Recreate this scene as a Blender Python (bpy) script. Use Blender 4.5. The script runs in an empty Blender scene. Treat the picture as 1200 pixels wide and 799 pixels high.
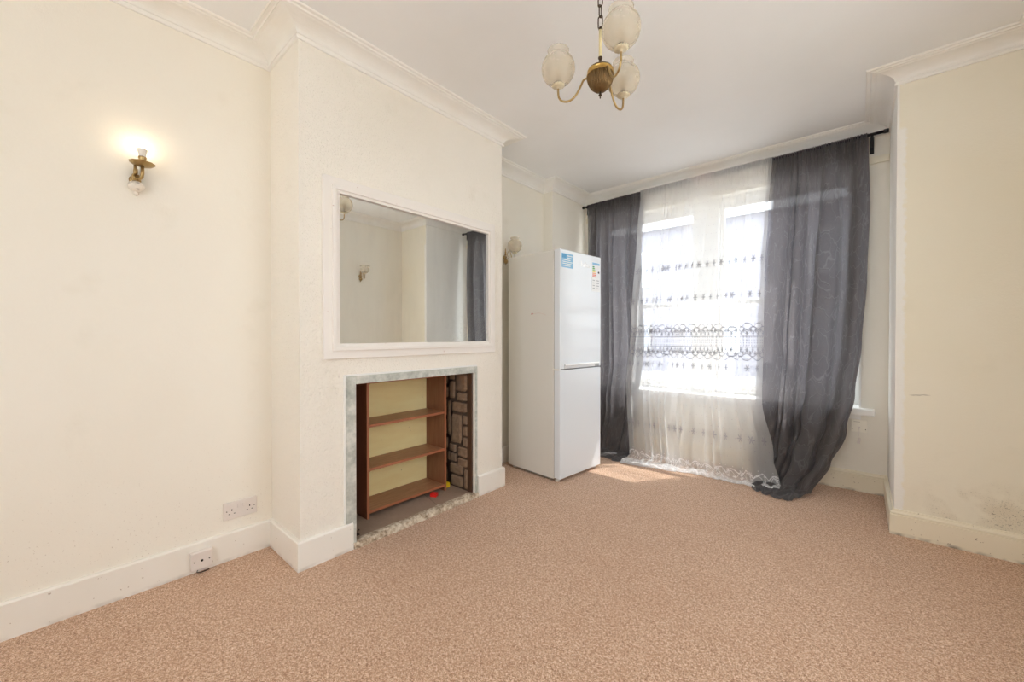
import bpy, bmesh, math, random
from mathutils import Vector, Matrix, noise
PI = math.pi
random.seed(7)
sc = bpy.context.scene

# ------------------------------------------------------------------ camera, sky, sun, exposure
YAW = 0.7147
cam_data = bpy.data.cameras.new('camera')
cam = bpy.data.objects.new('camera', cam_data); sc.collection.objects.link(cam)
cam.location = (0, 0, 1.13)
cam.rotation_euler = (PI/2 - 0.0082, 0, YAW)
cam_data.sensor_width = 36.0
cam_data.lens = 469.08 * 36.0 / 1200.0
cam_data.shift_y = -(399.5 - 397.1) / 1200.0
cam_data.clip_start = 0.02
sc.camera = cam

WORLD_STRENGTH = 2.0
EXPOSURE = 1.56
world = bpy.data.worlds.new('sky'); sc.world = world; world.use_nodes = True
wn = world.node_tree; wn.nodes.clear()
wo = wn.nodes.new('ShaderNodeOutputWorld'); wb = wn.nodes.new('ShaderNodeBackground')
wb.inputs['Color'].default_value = (0.90, 0.95, 1.0, 1); wb.inputs['Strength'].default_value = WORLD_STRENGTH
wn.links.new(wb.outputs[0], wo.inputs[0])

sun_d = bpy.data.lights.new('sun', 'SUN'); sun_d.energy = 2.3; sun_d.angle = math.radians(0.8); sun_d.color = (1.0, 0.965, 0.92)
sun = bpy.data.objects.new('sun', sun_d); sc.collection.objects.link(sun)
sun.rotation_euler = Vector((-0.42, -0.50, -0.95)).to_track_quat('-Z', 'Y').to_euler()
sun.location = (3, 8, 9)

def portal(name, loc, direction, sx, sz):
    d = bpy.data.lights.new(name, 'AREA'); d.shape = 'RECTANGLE'; d.size = sx; d.size_y = sz
    d.cycles.is_portal = True
    o = bpy.data.objects.new(name, d); sc.collection.objects.link(o)
    o.location = loc; o.rotation_euler = Vector(direction).to_track_quat('-Z', 'Z').to_euler()
portal('sky_portal', (-1.08, 4.12, 1.5), (0, -1, 0), 2.3, 1.95)
portal('side_sky_portal', (1.06, 1.475, 1.42), (-1, 0, 0), 1.2, 1.5)
portal('rear_sky_portal', (-0.45, -1.72, 1.52), (0, 1, 0), 1.65, 1.6)

vs = sc.view_settings
sc.display_settings.display_device = 'sRGB'
vs.view_transform = 'Standard'; vs.look = 'None'; vs.exposure = EXPOSURE; vs.gamma = 1.0; vs.use_curve_mapping = False
cy = sc.cycles
cy.max_bounces = 14; cy.diffuse_bounces = 9; cy.glossy_bounces = 4; cy.transmission_bounces = 8; cy.transparent_max_bounces = 32
cy.caustics_reflective = False; cy.caustics_refractive = False
cy.use_denoising = True
cy.sample_clamp_indirect = 12.0

# ------------------------------------------------------------------ geometry helpers
class MB:
    def __init__(self): self.v = []; self.f = []; self.s = []; self.uv = None
    def add(self, vs_, fs, smooth=False):
        b = len(self.v); self.v += [tuple(p) for p in vs_]
        for f in fs: self.f.append(tuple(b+i for i in f)); self.s.append(smooth)
        return self
    def box(self, x0, x1, y0, y1, z0, z1):
        v = [(x0,y0,z0),(x1,y0,z0),(x1,y1,z0),(x0,y1,z0),(x0,y0,z1),(x1,y0,z1),(x1,y1,z1),(x0,y1,z1)]
        return self.add(v, [(0,3,2,1),(4,5,6,7),(0,1,5,4),(1,2,6,5),(2,3,7,6),(3,0,4,7)])
    def lathe(self, prof, c=(0,0,0), n=32, smooth=True, flute=None, axis='z'):
        vs_ = []; m = len(prof)
        for i in range(n):
            a = 2*PI*i/n
            for j, (r, z) in enumerate(prof):
                rr = r
                if flute: rr = r*(1 + flute(a, j, m))
                p = (rr*math.cos(a), rr*math.sin(a), z)
                if axis == 'x': p = (p[2], p[0], p[1])
                if axis == 'y': p = (p[0], p[2], p[1])
                vs_.append((c[0]+p[0], c[1]+p[1], c[2]+p[2]))
        fs = []
        for i in range(n):
            k = (i+1) % n
            for j in range(m-1):
                q = (i*m+j, k*m+j, k*m+j+1, i*m+j+1)
                fs.append(q)
        return self.add(vs_, fs, smooth)
    def tube(self, pts, r, n=12, caps=True, smooth=True):
        pts = [Vector(p) for p in pts]; rs = r if isinstance(r, (list, tuple)) else [r]*len(pts)
        vs_ = []; prev = None
        for i, p in enumerate(pts):
            t = (pts[min(i+1, len(pts)-1)] - pts[max(i-1, 0)]).normalized()
            if prev is None:
                a = Vector((0,0,1)) if abs(t.z) < .9 else Vector((1,0,0))
                u = t.cross(a).normalized()
            else: u = (prev - t*prev.dot(t)).normalized()
            w = t.cross(u); prev = u
            for k in range(n):
                an = 2*PI*k/n; vs_.append(p + (u*math.cos(an) + w*math.sin(an))*rs[i])
        fs = [(i*n+k, i*n+(k+1)%n, (i+1)*n+(k+1)%n, (i+1)*n+k) for i in range(len(pts)-1) for k in range(n)]
        b = len(self.v)
        self.add(vs_, fs, smooth)
        if caps:
            self.f.append(tuple(b+k for k in range(n))[::-1]); self.s.append(False)
            e = b + (len(pts)-1)*n
            self.f.append(tuple(e+k for k in range(n))); self.s.append(False)
        return self
    def sphere(self, c, r, n=16, m=10, sq=(1,1,1)):
        prof = [(math.sin(PI*j/m), -math.cos(PI*j/m)) for j in range(m+1)]
        vs_ = []; 
        for i in range(n):
            a = 2*PI*i/n
            for rr, z in prof: vs_.append((c[0]+r*sq[0]*rr*math.cos(a), c[1]+r*sq[1]*rr*math.sin(a), c[2]+r*sq[2]*z))
        M = m+1
        return self.add(vs_, [(i*M+j, ((i+1)%n)*M+j, ((i+1)%n)*M+j+1, i*M+j+1) for i in range(n) for j in range(m)], True)
    def build(self, name, mat, parent=None, bevel=0, loc=None, seg=2):
        me = bpy.data.meshes.new(name); me.from_pydata(self.v, [], self.f)
        me.polygons.foreach_set('use_smooth', self.s)
        if self.uv:
            l = me.uv_layers.new(name='UVMap')
            vi = [0]*len(me.loops); me.loops.foreach_get('vertex_index', vi)
            flat = []
            for i in vi: flat += list(self.uv[i])
            l.data.foreach_set('uv', flat)
        bm = bmesh.new(); bm.from_mesh(me)
        bmesh.ops.remove_doubles(bm, verts=bm.verts, dist=1e-6) if (any(self.s) and not self.uv) else None
        bmesh.ops.recalc_face_normals(bm, faces=bm.faces)
        bm.to_mesh(me); bm.free()
        if mat: me.materials.append(mat)
        o = bpy.data.objects.new(name, me); sc.collection.objects.link(o)
        if parent: o.parent = parent
        if loc: o.location = loc
        if bevel:
            m = o.modifiers.new('bevel', 'BEVEL'); m.width = bevel; m.segments = seg; m.limit_method = 'ANGLE'
        return o

def thing(name, label, cat, loc=(0,0,0), rz=0, group=None):
    o = bpy.data.objects.new(name, None); sc.collection.objects.link(o)
    o.location = loc; o.rotation_euler = (0, 0, rz); o.empty_display_size = .1
    return tag(o, label, cat, group)
def tag(o, label, cat, group=None):
    o['label'] = label; o['category'] = cat
    if group: o['group'] = group
    return o
def struct(o, label=None):
    o['kind'] = 'structure'
    if label: o['label'] = label
    return o

def sweep(poly, prof, i0=0, i1=None, closed=False):
    """profile (distance into the room, z) swept along the plan outline with mitred corners"""
    n = len(poly); i1 = n-1 if i1 is None else i1
    mb = MB(); m = len(prof); rows = []
    for i in range(i0, i1+1):
        P = Vector(poly[i])
        if closed: a = Vector(poly[(i-1) % n]); b = Vector(poly[(i+1) % n]); ends = False
        else: a = Vector(poly[i-1]) if i > 0 else None; b = Vector(poly[i+1]) if i < n-1 else None
        nn = []
        for q0, q1 in ((a, P), (P, b)):
            if q0 is None or q1 is None: continue
            d = (q1-q0).normalized(); nn.append(Vector((d.y, -d.x)))
        if len(nn) == 2:
            s = nn[0] + nn[1]; off = s / (1 + nn[0].dot(nn[1]))
        else: off = nn[0]
        rows.append([(P.x+off.x*d, P.y+off.y*d, z) for d, z in prof])
    vs_ = [p for r in rows for p in r]
    fs = [(i*m+j, i*m+j+1, (i+1)*m+j+1, (i+1)*m+j) for i in range(len(rows)-1) for j in range(m-1)]
    if closed and i1 == n-1 and i0 == 0:
        L = len(rows)-1; fs += [(L*m+j, L*m+j+1, j+1, j) for j in range(m-1)]
    mb.add(vs_, fs)
    if not closed:
        mb.f.append(tuple(range(m))); mb.s.append(False)
        L = (len(rows)-1)*m; mb.f.append(tuple(L+j for j in range(m))); mb.s.append(False)
    return mb

# ------------------------------------------------------------------ material helpers
def lin(c):
    if isinstance(c, str):
        c = [int(c[i:i+2], 16)/255 for i in (0, 2, 4)]
    return tuple(x/12.92 if x <= .04045 else ((x+.055)/1.055)**2.4 for x in c) + (1,)
class X:
    """arithmetic on node sockets"""
    def __init__(s, nt, k): s.nt = nt; s.k = k
    def _m(s, op, *a, clamp=False):
        n = s.nt.nodes.new('ShaderNodeMath'); n.operation = op; n.use_clamp = clamp
        for i, q in enumerate((s,)+a):
            if isinstance(q, X): s.nt.links.new(q.k, n.inputs[i])
            else: n.inputs[i].default_value = q
        return X(s.nt, n.outputs[0])
    def __add__(s, o): return s._m('ADD', o)
    def __sub__(s, o): return s._m('SUBTRACT', o)
    def __mul__(s, o): return s._m('MULTIPLY', o)
    def __truediv__(s, o): return s._m('DIVIDE', o)
    def rsub(s, v): return (s*-1.0)+v
    def mod(s, o): return s._m('FLOORED_MODULO', o)
    def abs(s): return s._m('ABSOLUTE')
    def sin(s): return s._m('SINE')
    def cos(s): return s._m('COSINE')
    def sqrt(s): return s._m('SQRT')
    def atan2(s, o): return s._m('ARCTAN2', o)
    def max(s, o): return s._m('MAXIMUM', o)
    def min(s, o): return s._m('MINIMUM', o)
    def gt(s, o): return s._m('GREATER_THAN', o)
    def lt(s, o): return s._m('LESS_THAN', o)
    def floor(s): return s._m('FLOOR')
    def clamp(s): return s._m('ADD', 0.0, clamp=True)
    def below(s, thr, soft): return ((s*-1.0 + thr)/soft + .5).clamp()   # soft step: 1 where s<thr

class M:
    def __init__(s, name):
        s.m = bpy.data.materials.new(name); s.m.use_nodes = True; s.nt = s.m.node_tree; s.nt.nodes.clear()
        s.out = s.n('ShaderNodeOutputMaterial')
    def n(s, t, **kw):
        n = s.nt.nodes.new(t)
        for k, v in kw.items(): setattr(n, k, v)
        return n
    def l(s, a, b): s.nt.links.new(a.k if isinstance(a, X) else a, b)
    def set(s, n, **kw):
        for k, v in kw.items():
            i = n.inputs[k.replace('_', ' ')]
            if isinstance(v, X): s.l(v.k, i)
            elif hasattr(v, 'is_output'): s.l(v, i)
            else: i.default_value = v
        return n
    def obj(s): return s.n('ShaderNodeTexCoord').outputs['Object']
    def xyz(s, sock=None):
        n = s.n('ShaderNodeSeparateXYZ'); s.l(sock or s.obj(), n.inputs[0]); return [X(s.nt, o) for o in n.outputs]
    def noise(s, scale, detail=3, rough=.5, vec=None, stretch=None):
        v = vec or s.obj()
        if stretch:
            mp = s.n('ShaderNodeMapping'); s.l(v, mp.inputs[0]); mp.inputs['Scale'].default_value = stretch; v = mp.outputs[0]
        n = s.n('ShaderNodeTexNoise'); s.l(v, n.inputs['Vector'])
        n.inputs['Scale'].default_value = scale; n.inputs['Detail'].default_value = detail; n.inputs['Roughness'].default_value = rough
        return X(s.nt, n.outputs['Fac'])
    def mix(s, f, a, b):
        n = s.n('ShaderNodeMix'); n.data_type = 'RGBA'; n.clamp_factor = True
        for i, q in ((0, f), (6, a), (7, b)):
            if isinstance(q, X): s.l(q.k, n.inputs[i])
            elif hasattr(q, 'is_output'): s.l(q, n.inputs[i])
            elif i == 0: n.inputs[0].default_value = q
            else: n.inputs[i].default_value = lin(q) if isinstance(q, str) else q
        return n.outputs[2]
    def ramp(s, f, stops):
        n = s.n('ShaderNodeValToRGB'); s.l(f, n.inputs[0]); e = n.color_ramp.elements
        while len(e) < len(stops): e.new(.5)
        for i, (p, c) in enumerate(stops): e[i].position = p; e[i].color = lin(c) if isinstance(c, str) else c
        return n.outputs[0]
    def bump(s, h, strength=.3, dist=.002, normal=None):
        n = s.n('ShaderNodeBump'); s.l(h, n.inputs['Height']); n.inputs['Strength'].default_value = strength; n.inputs['Distance'].default_value = dist
        if normal: s.l(normal, n.inputs['Normal'])
        return n.outputs[0]
    def pbr(s, color, rough=.5, metal=0, bump=None, spec=.5, **kw):
        b = s.n('ShaderNodeBsdfPrincipled')
        if isinstance(color, str): color = lin(color)
        s.set(b, Base_Color=color, Roughness=rough, Metallic=metal)
        b.inputs['Specular IOR Level'].default_value = spec
        if bump: s.l(bump, b.inputs['Normal'])
        for k, v in kw.items(): s.set(b, **{k: v})
        s.l(b.outputs[0], s.out.inputs[0]); s.b = b
        return s
def simple(name, color, rough=.5, metal=0, spec=.5, **kw):
    return M(name).pbr(color, rough, metal, spec=spec, **kw).m

# walls
def wall_mat(name, base, warm, tex='fine', dirt=None):
    m = M(name)
    big = m.noise(1.3, 3)
    col = m.mix((big-.45)*2.2, base, warm)
    sm = m.noise(5, 4); col = m.mix(((sm-.62)*3).clamp()*.25, col, 'C9BFA4')
    if dirt: col = dirt(m, col)
    if tex == 'chip':
        a = m.noise(125, 2, .55); b_ = m.noise(30, 3, .6)
        h = ((a-.5)*1.6).clamp()*1.2 + b_*.35
        nb = m.bump(h, .7, .009)
    else:
        a = m.noise(130, 3, .6); b_ = m.noise(22, 3, .6)
        nb = m.bump(a*.3 + b_*.5, .6, .0045)
    m.pbr(col, .62, bump=nb, spec=.28)
    return m.m
def left_dirt(m, col):
    x, y, z = m.xyz()
    mask = (m.noise(160, 2)-.70).gt(0) * z.below(.45, .5)
    return m.mix(mask*.35, col, '8A6A4C')
def mould_dirt(m, col):
    x, y, z = m.xyz()
    # mould speckle above the skirting
    dx = (x-.50)/.20; dz = (z-.22)/.12
    reg = (dx*dx + dz*dz).sqrt().below(1.0, 1.1)
    patch = ((m.noise(9, 3)-.42)*5).clamp()
    sp = m.noise(150, 2, .6).gt(.645)
    sp2 = m.noise(320, 2, .5).gt(.66)
    col = m.mix(reg*patch*.22, col, 'A98F63')
    col = m.mix((sp.max(sp2))*reg*patch*.62, col, '4A3B28')
    # white gloss touched up along the corner, ragged edge
    e = x + (m.noise(26, 3)-.5)*.05
    strip = e.below(.192, .012) * z.below(2.30, .02)
    strip2 = x.below(.166, .003)
    col = m.mix(strip.max(strip2), col, 'F1EFEA')
    # long faint scuff
    s = (z-.80 + (m.noise(20, 2)-.5)*.02).abs().below(.0025, .003) * (x-.255).abs().below(.035, .02)
    return m.mix(s*.5, col, '8C8275')
M_wall_left = wall_mat('cream_wallpaper', 'F4EFE5', 'F1EADC', 'fine', left_dirt)
M_wall_chip = wall_mat('cream_woodchip_paint', 'F9F4EB', 'F5EFE3', 'chip')
M_wall_pier = wall_mat('cream_wall_with_mould', 'EFE9D9', 'ECE4CE', 'fine', mould_dirt)
M_wall = wall_mat('cream_wall_paint', 'F0ECE2', 'EDE7DA', 'fine')
mm = M('ceiling_paint'); c = mm.mix((mm.noise(2.2, 4)-.4)*2, 'F1F1F1', 'ECECEB')
M_ceiling = mm.pbr(c, .7, bump=mm.bump(mm.noise(14, 4)*.8+mm.noise(90, 2)*.2, .35, .003), spec=.2).m
mm = M('cornice_gloss'); M_cornice = mm.pbr(mm.mix((mm.noise(4, 3)-.45)*2, 'F2F0EC', 'ECE6DB'), .32, bump=mm.bump(mm.noise(30, 3), .15, .002), spec=.4).m
mm = M('skirting_gloss')
c = mm.mix((mm.noise(3, 3)-.45)*2, 'F4F1EB', 'F0EAE0'); x, y, z = mm.xyz()
c = mm.mix((mm.noise(60, 2)).gt(.73)*.55, c, '8A6B50')
c = mm.mix(z.below(.012, .014)*((mm.noise(12, 3)-.4)*3).clamp()*.6, c, '8E7A68')
M_skirt = mm.pbr(c, .3, bump=mm.bump(mm.noise(25, 3), .12, .002), spec=.45).m
mm = M('cream_skirting')
c = mm.mix((mm.noise(3, 3)-.45)*2, 'EEE6D2', 'E8DDC3'); x, y, z = mm.xyz()
c = mm.mix((mm.noise(70, 2)).gt(.72)*.6, c, '7E6348')
c = mm.mix(z.below(.012, .016)*((mm.noise(14, 3)-.42)*4).clamp()*.75, c, '5E5142')
M_skirt_r = mm.pbr(c, .35, bump=mm.bump(mm.noise(25, 3), .15, .002), spec=.4).m
# carpet
mm = M('beige_twist_pile_carpet')
vo = mm.n('ShaderNodeTexVoronoi'); mm.l(mm.obj(), vo.inputs['Vector']); vo.inputs['Scale'].default_value = 430
f1 = mm.xyz(vo.outputs['Color'])[0]; f2 = mm.noise(100, 2, .6); big = mm.noise(1.5, 4, .6); mid = mm.noise(7, 4, .6)
g = (f1-.5)*.52 + (f2-.5)*.7 + .49
c = mm.ramp(g, [(.15, '7E5840'), (.42, 'BE967A'), (.60, 'D6B499'), (.85, 'F6E2CE')])
c = mm.mix(((big-.42)*2.2 + (mid-.5)*1.6).clamp()*.35, c, 'B58C70')
M_carpet = mm.pbr(c, .95, bump=mm.bump(f1*.5+f2*.5, .25, .003), spec=.1).m
mm.b.inputs['Sheen Weight'].default_value = .25; mm.b.inputs['Sheen Roughness'].default_value = .5

M_white = simple('white_gloss_paint', 'F4F3F0', .28)
M_upvc = simple('white_window_frame', 'F5F5F3', .3)
M_plastic = simple('white_switch_plastic', 'E6DED9', .35)
M_plastic_old = simple('yellowed_switch_plastic', 'ECE5D2', .4)
M_dark = simple('dark_hole', '1E1A17', .8)
def glass_mat(name, tint=(1,1,1,1), refl=.05, rough=0.0):
    m = M(name); t = m.n('ShaderNodeBsdfTransparent'); t.inputs[0].default_value = tint
    g = m.n('ShaderNodeBsdfGlossy'); g.inputs['Roughness'].default_value = rough
    mx = m.n('ShaderNodeMixShader'); mx.inputs[0].default_value = refl; m.l(t.outputs[0], mx.inputs[1]); m.l(g.outputs[0], mx.inputs[2])
    m.l(mx.outputs[0], m.out.inputs[0]); return m.m
M_glass = glass_mat('window_glass', (.97, .98, .98, 1))

# ------------------------------------------------------------------ the room
XL, XB, Y0, Y1, XL2, YST, XP, YW, XR, YP, XE = -2.4014, -2.03, .782, 2.222, -2.396, 3.236, -2.281, 3.857, .156, 3.1585, .70
YB = -1.40
ZT = 2.624
T = .30
OY0, OY1, OZ = 1.063, 1.935, .872          # fireplace opening
RB = -2.50                                  # back of the recess
struct(MB().box(XL-.6, XE+.6, YB-.6, YW+.45, -.12, 0).build('floor', M_carpet), 'beige brown twist pile carpet')
struct(MB().box(XL-.6, XE+.6, YB-.6, YW+.45, ZT, ZT+.15).build('ceiling', M_ceiling), 'white painted ceiling')
struct(MB().box(XL-T, XL, YB-T, Y0, 0, ZT).build('wall_left', M_wall_left), 'cream wall left of the chimney breast')
ch = MB()
ch.box(XL-T, XB, Y0, OY0, 0, ZT); ch.box(XL-T, XB, OY1, Y1, 0, ZT); ch.box(XL-T, XB, OY0, OY1, OZ, ZT); ch.box(XL-T, RB, OY0, OY1, 0, OZ)
struct(ch.build('wall_chimney_breast', M_wall_chip), 'textured cream chimney breast with fireplace opening')
w = MB().box(XL2-T, XL2, Y1, YST, 0, ZT).box(XL2-T, XP, YST, YW+T, 0, ZT)
struct(w.build('wall_alcove', M_wall), 'cream alcove wall behind the fridge')
# window wall with opening
WX0, WX1, WZ0, WZ1 = -2.17, .012, .600, 2.385
w = MB().box(XP, WX0, YW, YW+T, 0, ZT).box(WX1, XR+T, YW, YW+T, 0, ZT).box(WX0, WX1, YW, YW+T, 0, WZ0).box(WX0, WX1, YW, YW+T, WZ1, ZT)
struct(w.build('wall_window', M_wall), 'cream wall below and around the window')
w = MB().box(XR, XE+T, YP, YW, 0, ZT)
struct(w.build('wall_pier', M_wall_pier), 'cream pier right of the window with mould above the skirting')
SY0, SY1, SZ0, SZ1 = .90, 2.05, .70, 2.15
w = MB().box(XE, XE+T, YB-T, SY0, 0, ZT).box(XE, XE+T, SY1, YP, 0, ZT).box(XE, XE+T, SY0, SY1, 0, SZ0).box(XE, XE+T, SY0, SY1, SZ1, ZT)
struct(w.build('wall_right', M_wall), 'cream right wall, seen in the mirror')
BX0, BX1, BZ0, BZ1 = -1.25, .35, .75, 2.30
w = MB().box(XL, BX0, YB-T, YB, 0, ZT).box(BX1, XE, YB-T, YB, 0, ZT).box(BX0, BX1, YB-T, YB, BZ1, ZT).box(BX0, BX1, YB-T, YB, 0, BZ0)
struct(w.build('wall_back', M_wall), 'cream back wall behind the viewer')
g = MB().box(BX0, BX1, YB-.20, YB-.195, BZ0, BZ1)
wb3 = struct(g.build('added_rear_window', M_glass), 'unseen rear window behind the viewer, added for extra daylight')  # invented window out of view, lets extra daylight onto the pier
fr = MB().box(BX0, BX1, YB-.22, YB-.17, BZ0, BZ0+.05).box(BX0, BX1, YB-.22, YB-.17, BZ1-.05, BZ1)
for xx in (BX0, BX1-.05): fr.box(xx, xx+.05, YB-.22, YB-.17, BZ0+.05, BZ1-.05)
fr.build('added_window_frame', M_upvc, wb3)
g = MB().box(XE+.195, XE+.20, SY0, SY1, SZ0, SZ1)
wb2 = struct(g.build('added_side_window', M_glass), 'unseen side window beside the viewer, added for extra daylight')  # invented window out of view, daylight for the left wall and chimney breast
fr = MB().box(XE+.17, XE+.22, SY0, SY1, SZ0, SZ0+.05).box(XE+.17, XE+.22, SY0, SY1, SZ1-.05, SZ1)
for yy in (SY0, (SY0+SY1)/2-.025, SY1-.05): fr.box(XE+.17, XE+.22, yy, yy+.05, SZ0+.05, SZ1-.05)
fr.build('added_window_frame', M_upvc, wb2)

outline = [(XL, YB), (XL, Y0), (XB, Y0), (XB, Y1), (XL2, Y1), (XL2, YST), (XP, YST), (XP, YW), (XR, YW), (XR, YP), (XE, YP), (XE, YB)]
cp = [(0, ZT-.078), (.010, ZT-.078), (.0125, ZT-.073), (.0125, ZT-.066), (.007, ZT-.063), (.007, ZT-.058), (.010, ZT-.056)]
for k in range(9):
    a = k/8*PI/2; cp.append((.012+.075*(1-math.cos(a)), ZT-.056+.042*math.sin(a)))
cp += [(.090, ZT-.013), (.094, ZT-.0105), (.107, ZT-.0105), (.110, ZT-.0125), (.114, ZT-.0065), (.127, ZT-.0065), (.131, ZT-.008), (.1343, ZT-.003), (.1343, ZT)]
# the plan outline runs clockwise seen from above, so the profile points into the room
struct(sweep(outline, cp, closed=True).build('trim_1', M_cornice), 'white coved cornice')
plain = [(0, 0), (.018, 0), (.018, .134), (.013, .141), (0, .141)]
mould = [(0, 0), (.020, 0), (.020, .112), (.016, .114), (.016, .118), (.020, .121), (.019, .126), (.012, .131), (.009, .137), (.008, .143), (0, .143)]
sk1 = outline[:3] + [(XB, 1.043)]
struct(sweep(sk1, plain).build('baseboard_left', M_skirt), 'plain white skirting left of the fireplace')
sk2 = [(XB, 1.965)] + outline[3:7]
struct(sweep(sk2, plain).build('baseboard_alcove', M_skirt), 'plain white skirting right of the fireplace')
full = outline[5:] 
struct(sweep([(XL2, YST), (XP, YST), (XP, YW), (XR, YW), (XR, YP)], mould, 2, 3).build('baseboard_window', M_skirt_r), 'cream moulded skirting under the window')
struct(sweep([(XP, YW), (XR, YW), (XR, YP), (XE, YP), (XE, YB)], mould, 1, 4).build('baseboard_right', M_skirt_r), 'cream moulded skirting round the right pier')

# ------------------------------------------------------------------ front window (setting)
win = struct(MB().box(WX0, WX1, YW+.18, YW+.24, WZ0, WZ0+.045).box(WX0, WX1, YW+.18, YW+.24, WZ1-.05, WZ1)
     .box(WX0, WX0+.045, YW+.18, YW+.24, WZ0+.045, WZ1-.05).box(WX1-.045, WX1, YW+.18, YW+.24, WZ0+.045, WZ1-.05)
     .box(-1.18, -.98, YW+.16, YW+.25, WZ0+.045, WZ1-.05).build('window_1', M_upvc, bevel=.004), 'white double sash window behind the net curtains')
for (a, b) in ((WX0+.045, -1.18), (-.98, WX1-.045)):
    zm = 1.43
    for (z0, z1, yo) in ((WZ0+.045, zm+.02, YW+.185), (zm-.02, WZ1-.05, YW+.21)):
        s = MB().box(a, b, yo, yo+.03, z0, z0+.045).box(a, b, yo, yo+.03, z1-.04, z1).box(a, a+.04, yo, yo+.03, z0+.045, z1-.04).box(b-.04, b, yo, yo+.03, z0+.045, z1-.04)
        so = s.build('sash', M_upvc, win, bevel=.003)
        MB().box(a+.04, b-.04, yo+.012, yo+.018, z0+.045, z1-.04).build('pane', M_glass, so)
MB().box(WX0+.0, WX1+.075, YW-.055, YW+.179, .556, .606).build('window_sill', M_white, win, bevel=.010, seg=4)
MB().box(WX0, WX1, YW-.004, YW+.02, .520, .556).build('sill_apron', M_white, win, bevel=.003)
# inner lining and head moulding
ln_ = MB().box(WX0-.05, WX1+.0, YW-.012, YW, 2.385, 2.43)
ln_.box(WX0-.0, WX0+.012, YW, YW+.18, WZ0, WZ1).box(WX1-.012, WX1, YW, YW+.18, WZ0, WZ1)
ln_.build('window_lining', M_white, win, bevel=.003)
struct(MB().box(XP+.02, XR-.004, YW-.022, YW, 2.352, 2.400).build('trim_2', M_plastic_old, bevel=.003), 'cream timber batten above the window')

# ------------------------------------------------------------------ outside
mm = M('pale_render'); M_render = mm.pbr(mm.mix(mm.noise(.8, 3), '8E8D98', '83828E'), .9).m
M_outglass = simple('far_window_glass', 'A4AAB4', .15)
M_roof = simple('grey_slate_roof', '8A8C94', .8)
mm = M('pavement'); M_pave = mm.pbr(mm.mix(mm.noise(2, 4), 'EAE8E3', 'DCDAD5'), .9).m
hs = thing('terraced_house', 'pale rendered terraced house across the street, blurred behind the net curtains', 'house', (-4, 18, -.45))
MB().box(-13, 9, 0, 7, 0, 6.3).build('wall', M_render, hs)
MB().add([(-13.2,-.3,6.3),(9.2,-.3,6.3),(9.2,7.3,6.3),(-13.2,7.3,6.3),(-13.2,3.5,7.3),(9.2,3.5,7.3)], [(0,1,5,4),(2,3,4,5),(0,4,3),(1,2,5),(0,3,2,1)]).build('roof', M_roof, hs)
for i in range(6):
    for z0 in (.9, 3.8):
        f_ = MB().box(-11.8+i*3.6, -10.4+i*3.6, -.06, 0, z0, z0+1.6).build('window', M_upvc, hs)
        MB().box(-11.7+i*3.6, -10.5+i*3.6, -.075, -.06, z0+.1, z0+1.5).build('pane', M_outglass, f_)
struct(MB().box(-30, 30, YW+.5, 40, -.6, -.45).build('street_ground', simple('grey_asphalt', 'A3A2A2', .9)), 'pale pavement outside')
struct(MB().box(XE+.65, 30, -30, YW+.5, -.6, -.45).build('garden_ground', M_pave), 'pale paving beside the house')

# ------------------------------------------------------------------ fireplace
mm = M('grey_marble_slip')
n1 = mm.noise(9, 6, .7); n2 = mm.noise(40, 4, .6)
M_marble = mm.pbr(mm.ramp(n1*.7+n2*.3, [(.32, '9A9F99'), (.48, 'C0C3BC'), (.60, 'DADAD3'), (.75, 'E6E4DA')]), .45, bump=mm.bump(n2, .2, .001)).m
mm = M('hearth_slab'); n1 = mm.noise(6, 5, .6); n2 = mm.noise(80, 3)
x, y, z = mm.xyz()
M_hearth = mm.pbr(mm.mix((y - .13 + (x*.25) + (mm.noise(12, 2)-.5)*.01).abs().below(.0016, .002)*.7, mm.mix(n2*.5, mm.mix(n1, '9C8674', 'B49C8A'), '83705F'), '4E4238'), .8, bump=mm.bump(n2, .3, .001)).m
mm = M('rough_stone_chips'); n1 = mm.noise(55, 3, .7); n2 = mm.noise(18, 3)
M_chips = mm.pbr(mm.ramp(n1*.6+n2*.4, [(.35, '7A6552'), (.47, 'B7A48E'), (.56, 'D6C8B4'), (.7, 'EDE4D4')]), .9, bump=mm.bump(n1, .8, .006)).m
# stone effect lining
mm = M('brown_stone_blocks')
x, y, z = mm.xyz(); ns = mm.noise(40, 4, .65); bg = mm.noise(9, 3, .6)
face = (y*-1.0 + (OY1-1.5)).gt(.0085)
c = mm.mix(face, '55463A', mm.mix((ns-.35)*1.5, mm.mix((bg-.35)*3, 'A08468', '8A7360'), '6E5A4A'))
M_stone = mm.pbr(c, .75, bump=mm.bump(ns, .6, .005)).m
def wood(name, a, b, ax='z', rough=.4, sc_=14):
    m = M(name); st = {'z': (8, 8, .5), 'y': (8, .5, 8), 'x': (.5, 8, 8)}[ax]
    n = m.noise(sc_, 5, .6, stretch=st); n2 = m.noise(2, 2)
    return m.pbr(m.mix((n-.3)*2, a, b), rough, bump=m.bump(n, .08, .001), spec=.4).m
M_oakd = wood('dark_brown_timber', '4A3528', '5E4434')
fp = thing('fireplace', 'fireplace opening with grey marble slip, stone hearth slab and stone effect side', 'fireplace', (XB, 1.5, 0))
def L(b): b.v = [(p[0]-XB, p[1]-1.5, p[2]) for p in b.v]; return b
s = MB().box(XB-.012, XB+.010, 1.009, OY0, .0, .915).box(XB-.012, XB+.010, OY0, 1.943, OZ, .915).box(XB-.012, XB+.008, 1.943, 1.960, 0, .915)
L(s).build('marble_slip', M_marble, fp, bevel=.002)
s = MB().box(XB-.006, XB+.006, .998, 1.009, .145, .925).box(XB-.006, XB+.006, 1.009, 1.96, .915, .925)
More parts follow.
